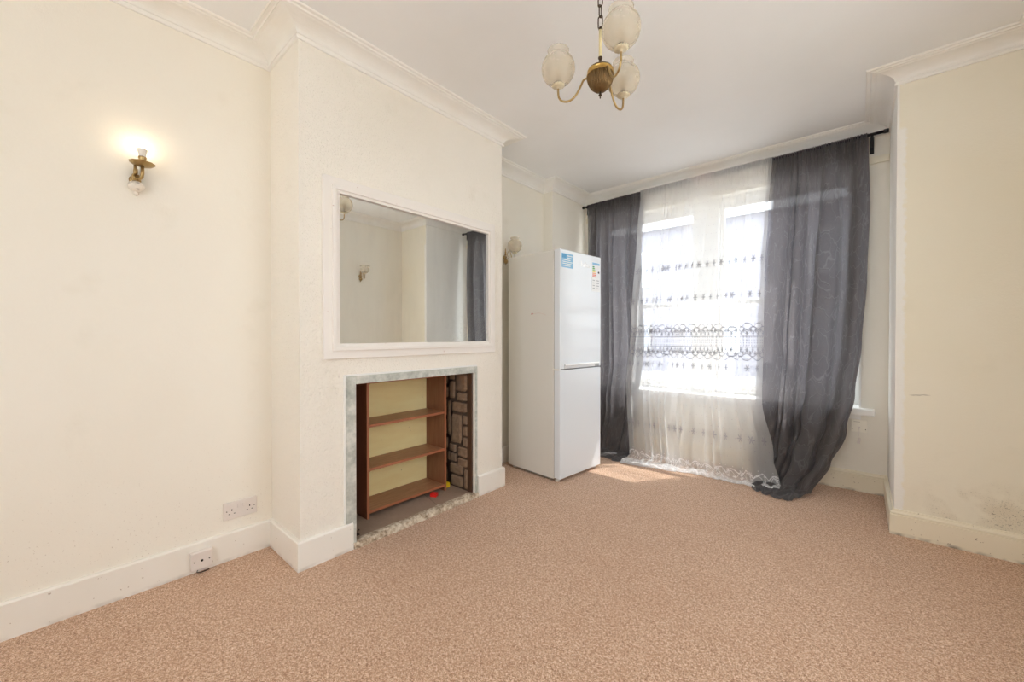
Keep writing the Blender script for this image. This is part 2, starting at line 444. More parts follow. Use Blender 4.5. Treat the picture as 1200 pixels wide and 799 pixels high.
L(s).build('edge_bead', M_white, fp, bevel=.002)
L(MB().box(RB, XB+.000, OY0+.001, OY1-.001, .0, .030)).build('hearth_slab', M_hearth, fp, bevel=.003)
# broken concrete edge in front of the slab
e = MB(); n = 90; rows = []
for i in range(n+1):
    y = 1.046 + (1.962-1.046)*i/n
    def nz(k, s=22): return noise.noise(Vector((y*s, k*3.1, 0)))
    xf = XB+.022+.007*nz(1)+.005*nz(2, 60)
    rows.append([(XB-.03+.004*nz(3), y, .0), (XB-.03+.008*nz(3), y, .0315+.002*nz(4, 50)), (XB-.004+.006*nz(8, 30), y, .033+.003*nz(5, 50)), (xf-.006, y, .027+.005*nz(6, 50)), (xf, y, .016+.004*nz(7)), (xf+.003, y, .0)])
e.add([p for r in rows for p in r], [(i*6+j, i*6+j+1, (i+1)*6+j+1, (i+1)*6+j) for i in range(n) for j in range(5)] + [tuple(range(6)), tuple(n*6+j for j in range(6))])
L(e).build('broken_stone_edge', M_chips, fp)
sb = MB().box(RB, XB-.055, OY1-.006, OY1+.001, .030, OZ)
def stone(c0, c1, r0, r1):
    xa = -2.28 + (c0-122)/99*.172; xb_ = -2.28 + (c1-122)/99*.172
    za = .87-(r1-40)/625*.84; zb = .87-(r0-40)/625*.84
    xa = max(xa, RB+.002); xb_ = min(xb_, XB-.057); za = max(za, .032); zb = min(zb, OZ-.002)
    N = 6; v = []
    for i in range(N+1):
        for j in range(N+1):
            x = xa+(xb_-xa)*i/N; z = za+(zb-za)*j/N
            e_ = (0 if i in (0, N) or j in (0, N) else 1)
            x += .003*noise.noise(Vector((x*30, z*30, 1))); z += .004*noise.noise(Vector((x*30, z*30, 4)))
            v.append((x, OY1-.006-e_*(.010+.005*noise.noise(Vector((x*25, z*25, 2)))), z))
    sb.add(v, [(i*(N+1)+j, (i+1)*(N+1)+j, (i+1)*(N+1)+j+1, i*(N+1)+j+1) for i in range(N) for j in range(N)])
for q in ((160,235,46,145),(120,157,90,190),(120,157,46,86),(168,235,150,197),(135,235,203,257),(130,200,263,430),(204,235,268,320),(205,235,325,380),(205,235,385,435),(112,127,195,400),
          (117,165,435,477),(171,235,440,495),(130,165,482,530),(171,238,500,545),(112,126,480,530),(117,210,536,595),(215,240,550,660),(125,208,600,660),
          (0,112,50,120),(0,60,125,190),(65,115,125,190),(0,108,196,300),(0,108,305,400),(0,55,405,470),(60,113,405,470),(0,108,476,560),(0,112,566,660)): stone(*q)
L(sb).build('stone_lining', M_stone, fp)
L(MB().box(XB-.055, XB-.013, OY1-.012, OY1+.001, .030, OZ)).build('timber_strip', M_oakd, fp, bevel=.001)
L(MB().box(RB, XB-.02, OY0-.001, OY0+.006, .030, OZ)).build('dark_side_panel', M_oakd, fp)
L(MB().box(RB, RB+.006, OY0+.006, OY1-.006, .030, OZ)).build('back_panel', M_oakd, fp)

# bookcase standing in the opening
M_teak = wood('red_brown_wood_veneer', '7A4E36', '95664A', 'z')
M_teak_h = wood('red_brown_shelf_veneer', '94664A', 'B88D6C', 'y')
M_teak_d = wood('dark_outer_veneer', '9A6248', 'AA7256', 'z')
M_edge = simple('reddish_shelf_edging', 'A8694A', .4)
mm = M('pale_yellow_backboard'); n1 = mm.noise(3.5, 5, .6, stretch=(1, .6, 2.4)); n2 = mm.noise(45, 2)
c = mm.mix((n1-.4)*2.4, 'FAEDB4', 'EFD998'); c = mm.mix(n2.gt(.76)*.6, c, '6B5636')
M_yellow = mm.pbr(c, .6).m
bc = thing('bookcase', 'low brown veneered bookcase with pale back board standing in the fireplace', 'bookcase', (-2.325, 1.536, .030))
bw, bd, bh, tt = .608, .215, .828, .016
MB().box(-bd/2, bd/2, -bw/2, -bw/2+tt, 0, bh).build('side_panel', M_teak_d, bc, bevel=.001)
MB().box(-bd/2, bd/2, bw/2-tt, bw/2, 0, bh).build('side_panel', M_teak, bc, bevel=.001)
for s in (-1, 1):
    yy = -bw/2 if s < 0 else bw/2-tt
for z0 in (.030, .285, .548, .812):
    sh = MB().box(-bd/2+.008, bd/2-.004, -bw/2+tt, bw/2-tt, z0, z0+.015).build('shelf', M_teak_h, bc)
    MB().box(bd/2-.004, bd/2-.001, -bw/2+tt, bw/2-tt, z0-.0005, z0+.0155).build('front_edging', M_edge, sh)
MB().box(-bd/2+.002, -bd/2+.008, -bw/2+tt, bw/2-tt, .03, bh-.005).build('back_board', M_yellow, bc)
for s, m_ in ((-1, M_edge), (1, M_edge)):
    y_ = -bw/2 if s < 0 else bw/2-tt
    MB().box(bd/2, bd/2+.002, y_, y_+tt, 0, bh).build('side_edging', m_, bc)
for z0 in (.276, .539, .803):
    MB().box(bd/2-.03, bd/2-.012, -bw/2+tt, -bw/2+tt+.012, z0, z0+.009).build('shelf_bracket', M_dark, bc, bevel=.001)

# toys and bracket on the hearth
def brick(name, label, loc, rz, col, cat='toy', dims=(.036, .03, .028), studs=2):
    m_ = simple(name+'_plastic', col, .3)
    o = thing(name, label, cat, loc, rz)
    a, b_, c_ = dims
    MB().box(-a/2, a/2, -b_/2, b_/2, 0, c_).build('block', m_, o, bevel=.0015)
    for i in range(studs):
        MB().lathe([(0, c_), (.005, c_), (.0055, c_+.001), (.0055, c_+.004), (.005, c_+.0055), (0, c_+.0055)][::1], ((i-(studs-1)/2)*a/2, 0, 0), 14).build('stud', m_, o)
    return o
brick('toy_brick', 'red plastic toy block on the hearth under the bottom shelf', (-2.195, 1.715, .030), .5, 'E0241C', dims=(.045, .036, .024))
brick('toy_brick', 'yellow plastic toy block on the hearth beside the bookcase', (-2.265, 1.885, .030), -.2, 'E8C21E', dims=(.04, .03, .034))
hk = MB().tube([(-.012, 0, .002), (0, 0, .003), (.004, 0, .012), (.002, .001, .022), (.008, .002, .030), (.014, .002, .030)], .0035, 8)
hk.box(-.012, .010, -.009, .009, 0, .003)
tag(hk.build('metal_hook', simple('rusty_metal', '3A2A20', .7, .3), loc=(-2.090, 1.105, .030)), 'small dark rusty metal hook on the front left of the hearth', 'hook')

# ------------------------------------------------------------------ mirror
M_frame = M('pinkish_white_gloss'); n1 = M_frame.noise(60, 2)
M_frame = M_frame.pbr(M_frame.mix(n1.gt(.745)*.6, 'F2EDE8', 'A8604A'), .35).m
mr = thing('wall_mirror', 'large rectangular mirror in stepped white wooden frame on the chimney breast', 'mirror', (XB, 1.508, 1.010))
def ring(y0, y1, z0, z1, wy0, wy1, wz0, wz1, xa, xb_):
    b = MB()
    v = []
    for xx in (xa, xb_):
        v += [(xx, y0, z0), (xx, y1, z0), (xx, y1, z1), (xx, y0, z1), (xx, y0+wy0, z0+wz0), (xx, y1-wy1, z0+wz0), (xx, y1-wy1, z1-wz1), (xx, y0+wy0, z1-wz1)]
    f_ = []
    for i in range(4):
        j = (i+1) % 4
        f_ += [(8+i, 8+j, 12+j, 12+i), (i, 4+i, 4+j, j), (i, j, 8+j, 8+i), (4+i, 12+i, 12+j, 4+j)]
    return b.add(v, f_)
MY0, MY1, MZ1 = .889-1.508, 2.127-1.508, .925
fo = ring(MY0, MY1, 0, MZ1, .045, .045, .045, .045, 0, .020).build('frame', M_frame, mr, bevel=.003)
ring(MY0+.042, MY1-.042, .042, MZ1-.042, .020, .020, .020, .020, 0, .033).build('frame_step', M_frame, mr, bevel=.002)
ring(MY0+.060, MY1-.048, .060, MZ1-.058, .022, .022, .020, .020, 0, .024).build('inner_bead', M_frame, mr, bevel=.002)
mm = M('mirror_glass')
gl = mm.n('ShaderNodeBsdfGlossy'); gl.inputs['Color'].default_value = (.90, .925, .915, 1); gl.inputs['Roughness'].default_value = .0
df = mm.n('ShaderNodeBsdfDiffuse'); df.inputs['Color'].default_value = lin('D8DCE0')
x, y, z = mm.xyz()
st = mm.noise(6, 4, .6, stretch=(1, 3.5, .8)); sp = mm.noise(70, 3, .6)
haze = ((st-.42)*.9).clamp()*.14 + (sp.gt(.56)*((y-.10)*2.2).clamp()*((z*-1.0+.38)*3.4).clamp())*.22 + ((y-.25)*.5).clamp()*.16 + .02
mx = mm.n('ShaderNodeMixShader'); mm.l(haze, mx.inputs[0]); mm.l(gl.outputs[0], mx.inputs[1]); mm.l(df.outputs[0], mx.inputs[2]); mm.l(mx.outputs[0], mm.out.inputs[0])
MB().box(.004, .010, MY0+.07, MY1-.06, .07, MZ1-.07).build('glass', mm.m, mr)

# ------------------------------------------------------------------ sockets
def cyl_x(x0, x1, r, y, z, n=12): return MB().lathe([(0, x0), (r, x0), (r, x1), (0, x1)], (0, y, z), n, axis='x')
so = thing('double_socket', 'white double plug socket on the left wall above the skirting', 'socket', (XL, .633, .202))
MB().box(0, .010, -.073, .073, 0, .086).build('face_plate', M_plastic, so, bevel=.002)
for yy in (-.010, .012): MB().box(.010, .0155, yy-.005, yy+.005, .052, .072).build('switch', M_plastic, so, bevel=.001)
for c_ in (-.038, .040):
    MB().box(.0098, .0104, c_-.002, c_+.002, .042, .051).build('earth_hole', M_dark, so)
    for q in (-.011, .011): MB().box(.0098, .0104, c_+q-.0032, c_+q+.0032, .026, .0295).build('pin_hole', M_dark, so)
for yy in (-.060, .061): cyl_x(.0098, .0108, .0026, yy, .043).build('screw', simple('screw_brown', '5A4A3C', .5), so)
te = thing('telephone_socket', 'small white telephone socket screwed to the skirting on the left wall', 'socket', (XL+.018, .465, .020))
MB().box(0, .022, -.042, .042, 0, .084).build('box', M_plastic, te, bevel=.003)
MB().box(.022, .028, -.041, .041, .001, .083).build('face_plate', M_plastic, te, bevel=.0025)
cyl_x(.0275, .0285, .0055, .0, .042).build('cable_hole', M_dark, te)
for yy in (-.029, .029): cyl_x(.0275, .0288, .0028, yy, .042).build('screw', M_dark, te)
MB().tube([(.010, -.01, 0), (.016, -.018, -.012), (.020, -.006, -.017), (.02, .02, -.016), (.012, .03, -.018)], .002, 6).build('cable', M_dark, te)
ts = thing('surface_socket', 'small white surface box on the alcove skirting behind the fridge', 'socket', (XL2+.018, 2.50, .035))
MB().box(0, .030, -.045, .045, 0, .085).build('box', M_plastic, ts, bevel=.003)
MB().box(.0298, .0306, -.028, .028, .018, .066).build('recess', simple('dark_grey_plastic', '6E675E', .6), ts)  # flat darker panel on the box face
# isolator plate with pull tag below the sill
M_plate = simple('cream_plate', 'F6F1E4', .3)
iso = thing('pull_switch', 'small cream switch plate with hanging tag below the window sill end', 'switch', (.002, YW, .430))
MB().box(-.045, .045, -.012, 0, 0, .088).build('face_plate', M_plate, iso, bevel=.002)
MB().box(-.006, .006, -.019, -.012, .026, .038).build('cord_outlet', M_plastic, iso, bevel=.001)
for xx in (-.036, .036): MB().lathe([(0, -.0125), (.003, -.0125), (.003, -.012), (0, -.012)], (xx, 0, .022), 10, axis='y').build('screw', M_dark, iso)
MB().box(-.03, .005, -.0125, -.012, .073, .075).build('imprint', simple('faint_print', '9E968A', .5), iso)
MB().tube([(0, -.017, .030), (.001, -.016, 0), (-.003, -.014, -.04)], .0016, 6).build('cord', M_plastic, iso)
MB().box(-.010, .007, -.018, -.010, -.085, -.066).box(-.006, .010, -.018, -.010, -.066, -.045).build('tag', M_plastic, iso, bevel=.002)

# ------------------------------------------------------------------ fridge freezer
mm = M('white_enamel_side'); M_fr_side = mm.pbr(mm.mix(mm.noise(2, 2), 'E4E2DD', 'E0DED8'), .38, bump=mm.bump(mm.noise(160, 2), .08, .001), spec=.45).m
mm = M('white_gloss_door'); M_fr_door = mm.pbr('E9EFF6', .14, bump=mm.bump(mm.noise(2.5, 2), .02, .004), spec=.55).m
M_gask = simple('grey_door_gasket', 'A9A6A0', .6)
M_chrome = simple('silver_handle_trim', 'F2F2F2', .22, .25)
M_handle_grey = simple('grey_handle_recess', '9A9CA0', .4)  # plain grey of the handle end
A = math.radians(-5.2)
# base corner nearest the camera at (-1.722, 2.534); local +x is the door direction, local +y runs along the door
fg = thing('fridge_freezer', 'tall white fridge freezer with two doors standing in the alcove', 'fridge freezer', (-1.720, 2.540, 0), A)
FW, FD, FH, DT = .545, .575, 1.795, .060
MB().box(-FD, -DT-.006, 0, FW, .020, FH-.004).build('body', M_fr_side, fg, bevel=.006)
MB().box(-FD, -.03, .004, FW-.004, FH-.004, FH+.004).build('top_panel', M_fr_side, fg, bevel=.003)
MB().box(-DT-.008, -DT, .006, FW-.006, .03, FH-.01).build('gasket', M_gask, fg)
ud = MB().box(-DT, 0, 0, FW, .872, FH).build('upper_door', M_fr_door, fg, bevel=.006, seg=4)
ld = MB().box(-DT, 0, 0, FW, .028, .866).build('lower_door', M_fr_door, fg, bevel=.006, seg=4)
MB().box(0, .012, .05, .505, .896, .910).build('handle', M_chrome, ud, bevel=.003)
MB().box(-.001, .006, .05, .505, .876, .896).build('handle_recess', simple('handle_lip_white', 'DADBDD', .3), ud)
MB().box(-.001, .010, .455, .505, .874, .897).build('handle_end', M_handle_grey, ud, bevel=.002)
MB().box(-DT-.01, -.004, -.010, .012, .862, .874).build('hinge', simple('hinge_white', 'E6E4DF', .4), fg, bevel=.002)
MB().box(-DT-.02, -.02, .015, .05, FH, FH+.012).build('top_hinge', M_fr_side, fg, bevel=.004)
for xx, yy in ((-.52, .03), (-.05, .03), (-.05, FW-.03), (-.52, FW-.03)):
    MB().lathe([(0, 0), (.016, 0), (.018, .004), (.018, .012), (.010, .013), (.010, .022), (0, .022)], (xx, yy, 0), 14).build('foot', M_fr_side, fg)
MB().box(-FD+.05, -DT-.02, .002, FW-.002, .016, .021).build('plinth', M_gask, fg)
MB().add([(-.30, -.0008, 1.302), (-.287, -.0008, 1.300), (-.282, -.0008, 1.309), (-.290, -.0008, 1.314), (-.299, -.0008, 1.311)], [(0, 1, 2, 3, 4)]).build('red_scuff', simple('red_mark', 'A8382A', .6), fg)
MB().tube([(-.283, -.001, 1.306), (-.22, -.001, 1.312), (-.17, -.001, 1.303), (-.14, -.001, 1.290)], .0012, 4).build('scratch', simple('pink_scratch', 'D3BDB4', .5), fg)

FONT = None
def text(name, body, size, loc, rot, mat, parent, extrude=.0002, align='LEFT'):
    c_ = bpy.data.curves.new(name, 'FONT'); c_.body = body; c_.size = size; c_.extrude = extrude; c_.align_x = align
    o = bpy.data.objects.new(name+'_tmp', c_); sc.collection.objects.link(o)
    bpy.context.view_layer.update()
    dg = bpy.context.evaluated_depsgraph_get()
    me = bpy.data.meshes.new_from_object(o.evaluated_get(dg)); bpy.data.objects.remove(o)
    me.name = name; me.materials.clear(); me.materials.append(mat)
    q = bpy.data.objects.new(name, me); sc.collection.objects.link(q); q.parent = parent; q.location = loc; q.rotation_euler = rot
    return q
RF = (PI/2, 0, PI/2)          # faces +x, reads along +y
M_st_blue = simple('sticker_blue', '8FC4E6', .4); M_st_blue2 = simple('sticker_deep_blue', '5AA4D6', .4); M_paper = simple('label_paper', 'F4F6F7', .4)
st_ = MB().box(.0, .0006, .018, .160, 1.655, 1.765).build('sticker', M_st_blue, ud)
MB().box(.0006, .0009, .022, .075, 1.728, 1.760).build('blue_panel', M_st_blue2, st_)
for k, z0 in enumerate((1.745, 1.728, 1.712, 1.697, 1.683, 1.667)):
    MB().box(.0009, .0012, .085 if k < 2 else .028, .150-.012*(k % 3), z0, z0+.006).build('text_line', M_paper, st_)
text('badge', 'beko', .062, (.0012, .262, 1.688), RF, simple('badge_silver', 'FFFFFF', .25, .2), ud, .0012)
M_lt = simple('label_grey_text', 'AEB2B8', .5)
el = MB().box(.0, .0006, .415, .530, 1.50, 1.745).build('energy_label', M_paper, ud)
MB().box(.0006, .0009, .420, .525, 1.722, 1.741).build('blue_header', M_st_blue, el)
for k, (c_, w_) in enumerate((('2FA05A', .026), ('67B85A', .031), ('A9D08A', .036), ('F2E27A', .041), ('F2B48A', .046), ('EC8A7A', .050), ('E0706A', .055))):
    z0 = 1.700 - k*.0135; y0 = .422
    MB().add([(.0009, y0, z0), (.0009, y0+w_, z0), (.0009, y0+w_+.005, z0+.0045), (.0009, y0+w_, z0+.009), (.0009, y0, z0+.009)], [(0, 1, 2, 3, 4)]).build('rating_arrow', simple('arrow_'+c_, c_, .5), el)
MB().add([(.0009, .522, 1.655), (.0009, .505, 1.655), (.0009, .497, 1.663), (.0009, .505, 1.671), (.0009, .522, 1.671)], [(0, 1, 2, 3, 4)]).build('grade_marker', simple('marker_black', '3C4048', .5), el)
for k in range(4):
    for ya, yb_ in ((.425, .455), (.480, .515)): MB().box(.0006, .0009, ya, yb_, 1.590-k*.022, 1.596-k*.022).build('text_line', M_lt, el)

# ------------------------------------------------------------------ metals and glass for the lights
M_brass = M('aged_brass'); n1 = M_brass.noise(60, 3); M_brass = M_brass.pbr(M_brass.mix(n1, 'C2A878', 'A08352'), .32, .85).m
mm = M('antique_bronze'); n1 = mm.noise(30, 3); M_bronze = mm.pbr(mm.mix(n1, '5E4830', '80653F'), .42, .8).m
M_pale = simple('pale_pressed_metal', 'DDD2B6', .35, .35)
M_darkbrass = simple('dark_bronze', '4A3A2C', .4, .8)
M_goldband = simple('satin_gold_band', 'C9A45C', .3, .8)
M_cream = simple('ivory_tube', 'E8D8A8', .35)
def shade_mat(name, tint, fac):
    m = M(name)
    t = m.n('ShaderNodeBsdfTransparent'); t.inputs[0].default_value = (.97, .95, .91, 1)
    d = m.n('ShaderNodeBsdfPrincipled'); d.inputs['Base Color'].default_value = lin(tint); d.inputs['Roughness'].default_value = .18
    d.inputs['Specular IOR Level'].default_value = .6
    tr = m.n('ShaderNodeBsdfTranslucent'); tr.inputs[0].default_value = lin(tint)
    mx = m.n('ShaderNodeMixShader'); mx.inputs[0].default_value = .45; m.l(d.outputs[0], mx.inputs[1]); m.l(tr.outputs[0], mx.inputs[2])
    x, y, z = m.xyz()
    # etched scrolls round the upper half
    th = y.atan2(x); band = (z-.085 - (th*5.0).sin()*.010).abs().below(.0025, .003)
    band2 = (z-.070 - (th*10.0).sin()*.006).abs().below(.0018, .003)
    f = (m.noise(25, 3)*.10 + fac + band.max(band2)*.07*0+((m.noise(38, 2)-.56)*9).clamp()*z.gt(.06)*.035).clamp()
    m2 = m.n('ShaderNodeMixShader'); m.l(f, m2.inputs[0]); m.l(t.outputs[0], m2.inputs[1]); m.l(mx.outputs[0], m2.inputs[2])
    m.l(m2.outputs[0], m.out.inputs[0]); return m.m
M_globe = shade_mat('frosted_etched_glass', 'F0EBE2', .25)
M_bulb_off = simple('candle_bulb', 'C4B8A4', .3)

def globe_profile(R, collar=True):
    pr = [(.018, 0)]
    a0 = math.asin(.024/R)
    for k in range(1, 20):
        a = a0 + (PI - a0 - .62)*k/19
        pr.append((R*math.sin(a), R*.985*(1-math.cos(a))))
    rt, zt = pr[-1]
    if collar: pr += [(rt*.97, zt+.003), (rt*.98, zt+.008), (rt*1.06, zt+.017), (rt*1.10, zt+.020), (rt*1.05, zt+.0205)]
    return pr
def add_globe(parent, loc, R, mat, scallop=True):
    fl = (lambda a, j, m: (.025*math.sin(22*a) if j >= m-3 else 0)) if scallop else None
    o = MB().lathe(globe_profile(R), (0, 0, 0), 66, flute=fl).build('glass_shade', mat, parent, loc=loc)
    md = o.modifiers.new('thickness', 'SOLIDIFY'); md.thickness = .0015
    return o
def candle(parent, loc, mat, h=.085, r=.0165):
    pr = [(0, 0), (.0085, 0), (.0085, .012), (r*.72, .020), (r*.95, .030), (r, .042), (r*.93, .055), (r*.72, .068), (r*.42, .078), (r*.15, .0845), (0, .086)]
    return MB().lathe([(a, b*h/.085) for a, b in pr], (0, 0, 0), 20).build('bulb', mat, parent, loc=loc)
def holder(parent, loc, R=.022, mat=None):
    pr = [(0, -.006), (.006, -.006), (.007, -.001), (R*.7, .000), (R, .004), (R*1.12, .008), (R*1.05, .010), (R*.6, .006), (.0, .005)]
    return MB().lathe(pr, (0, 0, 0), 48, flute=lambda a, j, m: (.13*math.sin(16*a) if 3 <= j <= 6 else 0)).build('shade_holder', mat or M_pale, parent, loc=loc)

# ------------------------------------------------------------------ chandelier
CX, CY, CZ = -.790, 1.450, 2.155
chd = thing('chandelier', 'three arm brass chandelier with frosted glass globe shades hanging from the ceiling', 'chandelier', (CX, CY, ZT))
zo = CZ - ZT
# bowl: fluted lower half, gold band, domed cap
low = [(0.0001, zo-.050), (.009, zo-.049), (.021, zo-.043), (.036, zo-.029), (.046, zo-.012), (.0505, zo+.006), (.052, zo+.015)]
MB().lathe(low, (0, 0, 0), 144, flute=lambda a, j, m: .050*math.sin(36*a) if j > 0 else 0).build('fluted_bowl', M_bronze, chd)
MB().lathe([(.052, zo+.015), (.054, zo+.016), (.054, zo+.018), (.0505, zo+.020), (.050, zo+.031), (.0515, zo+.0325), (.051, zo+.035), (.044, zo+.035)], (0, 0, 0), 48).build('band', M_goldband, chd)
MB().lathe([(.050, zo+.035), (.045, zo+.043), (.030, zo+.051), (.012, zo+.055), (0, zo+.056)], (0, 0, 0), 144, flute=lambda a, j, m: .03*math.sin(36*a) if 0 < j < 4 else 0).build('domed_cap', M_bronze, chd)
MB().lathe([(0, zo-.076), (.0015, zo-.075), (.003, zo-.071), (.0015, zo-.068), (.003, zo-.066), (.0068, zo-.063), (.0068, zo-.060), (.004, zo-.058), (.0045, zo-.048), (0, zo-.046)], (0, 0, 0), 20).build('finial', M_darkbrass, chd)
MB().lathe([(0, zo+.050), (.0055, zo+.050), (.0055, zo+.082), (.0085, zo+.084), (.0085, zo+.090), (.005, zo+.091), (0, zo+.091)], (0, 0, 0), 20).build('lower_collar', M_darkbrass, chd)
MB().lathe([(0, zo+.090), (.0062, zo+.090), (.0058, zo+.200), (0, zo+.200)], (0, 0, 0), 20).build('stem', M_cream, chd)
MB().lathe([(0, zo+.199), (.007, zo+.199), (.0075, zo+.203), (.0055, zo+.208), (.003, zo+.213), (0, zo+.214)], (0, 0, 0), 20).build('upper_collar', M_darkbrass, chd)
z = zo+.206; k = 0
while z < -.035:
    pts = []
    hl, wl = .024, .0095
    for i in range(25):
        a = 2*PI*i/24
        px, pz = wl*math.cos(a), (hl-wl)*(1 if math.sin(a) > 0 else -1)*(1 if abs(math.sin(a)) > 1e-6 else 0) + wl*math.sin(a)
        pts.append((px if k % 2 == 0 else 0, 0 if k % 2 == 0 else px, z+hl+pz))
    MB().tube(pts, .0024, 8, caps=False).build('chain_link', M_darkbrass, chd)
    z += 2*hl-.0052; k += 1
MB().lathe([(0, -.055), (.004, -.055), (.006, -.045), (.015, -.034), (.035, -.022), (.048, -.010), (.050, 0), (0, 0)], (0, 0, 0), 40).build('ceiling_rose', M_bronze, chd)
AR = .170
for th in (84, 204, 324):
    t = math.radians(th); d = Vector((math.cos(t), math.sin(t), 0))
    ctrl = [(.048, .012), (.058, .015), (.068, .008), (.078, -.012), (.094, -.040), (.112, -.058), (.134, -.064), (.155, -.058), (.167, -.042), (.170, -.022), (.170, -.004)]
    pts = []
    for i in range(len(ctrl)-1):                       # Catmull-Rom
        p0, p1, p2, p3 = (ctrl[max(0, min(len(ctrl)-1, q))] for q in (i-1, i, i+1, i+2))
        for s_ in range(5):
            u = s_/5
            f = lambda a, b, c_, e_: .5*((2*b)+(-a+c_)*u+(2*a-5*b+4*c_-e_)*u*u+(-a+3*b-3*c_+e_)*u**3)
            pts.append((f(p0[0], p1[0], p2[0], p3[0]), f(p0[1], p1[1], p2[1], p3[1])))
    pts.append(ctrl[-1])
    arm = MB().tube([(d.x*r, d.y*r, zo+zz) for r, zz in pts], .0042, 10).build('arm', M_brass, chd)
    e = (d.x*AR, d.y*AR, zo+.0)
    holder(arm, e, .023)
    MB().lathe([(0, 0), (.0095, 0), (.0095, .022), (.0105, .024), (0, .024)], (0, 0, 0), 16).build('lamp_holder', M_darkbrass, arm, loc=(e[0], e[1], e[2]+.006))
    candle(arm, (e[0], e[1], e[2]+.028), M_bulb_off, .06, .014)
    add_globe(arm, (e[0], e[1], e[2]+.007), .069, M_globe)

# ------------------------------------------------------------------ wall lights
# lit candle bulb on the near left wall
wl = thing('wall_light', 'lit candle bulb wall light with brass drip tray and no shade on left wall', 'wall light', (XL, .246, 1.78))
M_por = M('ivory_marbled_ceramic'); n1 = M_por.noise(45, 4, .6); M_por = M_por.pbr(M_por.mix(((n1-.5)*5).clamp()*.6, 'EDE4D8', '8E7F72'), .3).m
MB().sphere((.022, .002, 0), .028, 24, 14, (.75, 1.0, .80)).build('ceramic_ball', M_por, wl)
MB().sphere((.018, .002, -.030), .010, 14, 8, (1, 1, 1.1)).build('drop_finial', M_por, wl)
MB().lathe([(0, -.001), (.020, 0), (.020, .006), (.012, .009), (0, .009)], (0, 0, .03), 24, axis='x').build('back_plate', M_brass, wl)
MB().box(.004, .030, -.012, .012, .022, .050).box(.010, .034, -.007, .007, .050, .075).build('bracket', M_brass, wl, bevel=.003)
MB().tube([(.03, .004, .036), (.044, .010, .028), (.056, .016, .034), (.060, .018, .050), (.060, .018, .082)], .0065, 12).build('arm', M_brass, wl)
MB().tube([(.030, -.004, .045), (.040, -.004, .050), (.040, -.003, .085)], .005, 10).build('side_rod', M_brass, wl)
dt = MB().lathe([(.006, .082), (.018, .081), (.034, .086), (.042, .094), (.0425, .0955), (.033, .088), (.018, .084), (.008, .085)], (0, 0, 0), 60, flute=lambda a, j, m: .04*math.sin(12*a) if 3 <= j <= 4 else 0).build('drip_tray', M_brass, wl, loc=(.058, .018, .0))
dt.rotation_euler = (0, 0, 0)
MB().lathe([(0, .084), (.012, .084), (.016, .089), (.013, .096), (.0125, .112), (.0145, .116), (.0135, .121), (0, .121)], (.060, .018, 0), 24).build('lamp_cup', M_brass, wl)
mm = M('white_bulb_base'); M_bulbbase = mm.pbr('EFE9DF', .4).m
MB().lathe([(0, .120), (.012, .120), (.0125, .126), (.0118, .128), (.0135, .134), (.0165, .146), (.0175, .155), (0, .155)], (.060, .018, 0), 24).build('bulb_base', M_bulbbase, wl)
mm = M('glowing_bulb'); em = mm.n('ShaderNodeEmission'); em.inputs[0].default_value = (1, .80, .55, 1); em.inputs[1].default_value = 9; mm.l(em.outputs[0], mm.out.inputs[0])
MB().lathe([(.0175, .155), (.0176, .160), (.0165, .168), (.0135, .178), (.0085, .187), (.0035, .192), (0, .193)], (.060, .018, 0), 24).build('bulb', mm.m, wl)

def globe_light(name, label, loc, side, R, tulip=False):
    """side = +1 fixed to the left wall, -1 to the right wall"""
    o = thing(name, label, 'wall light', loc)
    def P(pts): return [(side*a, b, c_) for a, b, c_ in pts]
    MB().lathe([(0, 0), (.020, 0), (.021, .004), (.015, .010), (.006, .014), (0, .015)] if side > 0 else [(0, 0), (.020, 0), (.021, -.004), (.015, -.010), (.006, -.014), (0, -.015)], (0, 0, 0), 28, axis='x').build('back_plate', M_brass, o)
    MB().sphere((side*.016, 0, -.035), .022, 20, 12, (.8, 1, 1)).build('lower_ball', M_brass, o)
    MB().sphere((side*.014, 0, -.064), .007, 12, 8).build('drop_finial', M_brass, o)
    MB().lathe([(0, .02), (.006, .02), (.009, .028), (.005, .036), (.0065, .046), (.0035, .058), (.0045, .066), (.002, .082), (0, .084)], (side*.012, 0, 0), 16).build('top_spindle', M_brass, o)
    MB().tube(P([(.014, 0, 0), (.024, 0, .0), (.030, 0, .02), (.038, 0, .043), (.052, 0, .052), (.068, 0, .044), (.078, 0, .015), (.088, 0, -.022), (.100, 0, -.040), (.114, 0, -.035), (.120, 0, -.018), (.120, 0, .018)]), .0035, 10).build('arm', M_brass, o)
    MB().tube(P([(.024, 0, -.004), (.036, 0, -.012), (.048, 0, -.006), (.048, 0, .008), (.040, 0, .010)]), .0022, 8).build('scroll', M_brass, o)
    holder(o, (side*.120, 0, .022), .020)
    candle(o, (side*.120, 0, .035), M_bulb_off, .06, .013)
    if tulip:
        pr = [(.016, 0), (.030, .006), (.046, .020), (.054, .038), (.052, .054), (.043, .066), (.040, .072), (.047, .082), (.058, .090), (.060, .091)]
        s = MB().lathe(pr, (0, 0, 0), 72, flute=lambda a, j, m: .06*math.sin(9*a)*(j/m)).build('glass_shade', M_globe, o, loc=(side*.12, 0, .028))
        s.modifiers.new('thickness', 'SOLIDIFY').thickness = .0015
    else: add_globe(o, (side*.120, 0, .028), R, M_globe)
    return o
globe_light('wall_light', 'brass wall light with round frosted globe above the fridge', (XL2, 2.66, 1.825), 1, .062)
globe_light('wall_light', 'brass wall light with frilled glass shade on the right wall, seen in the mirror', (XE, 2.55, 1.875), -1, .06, True)

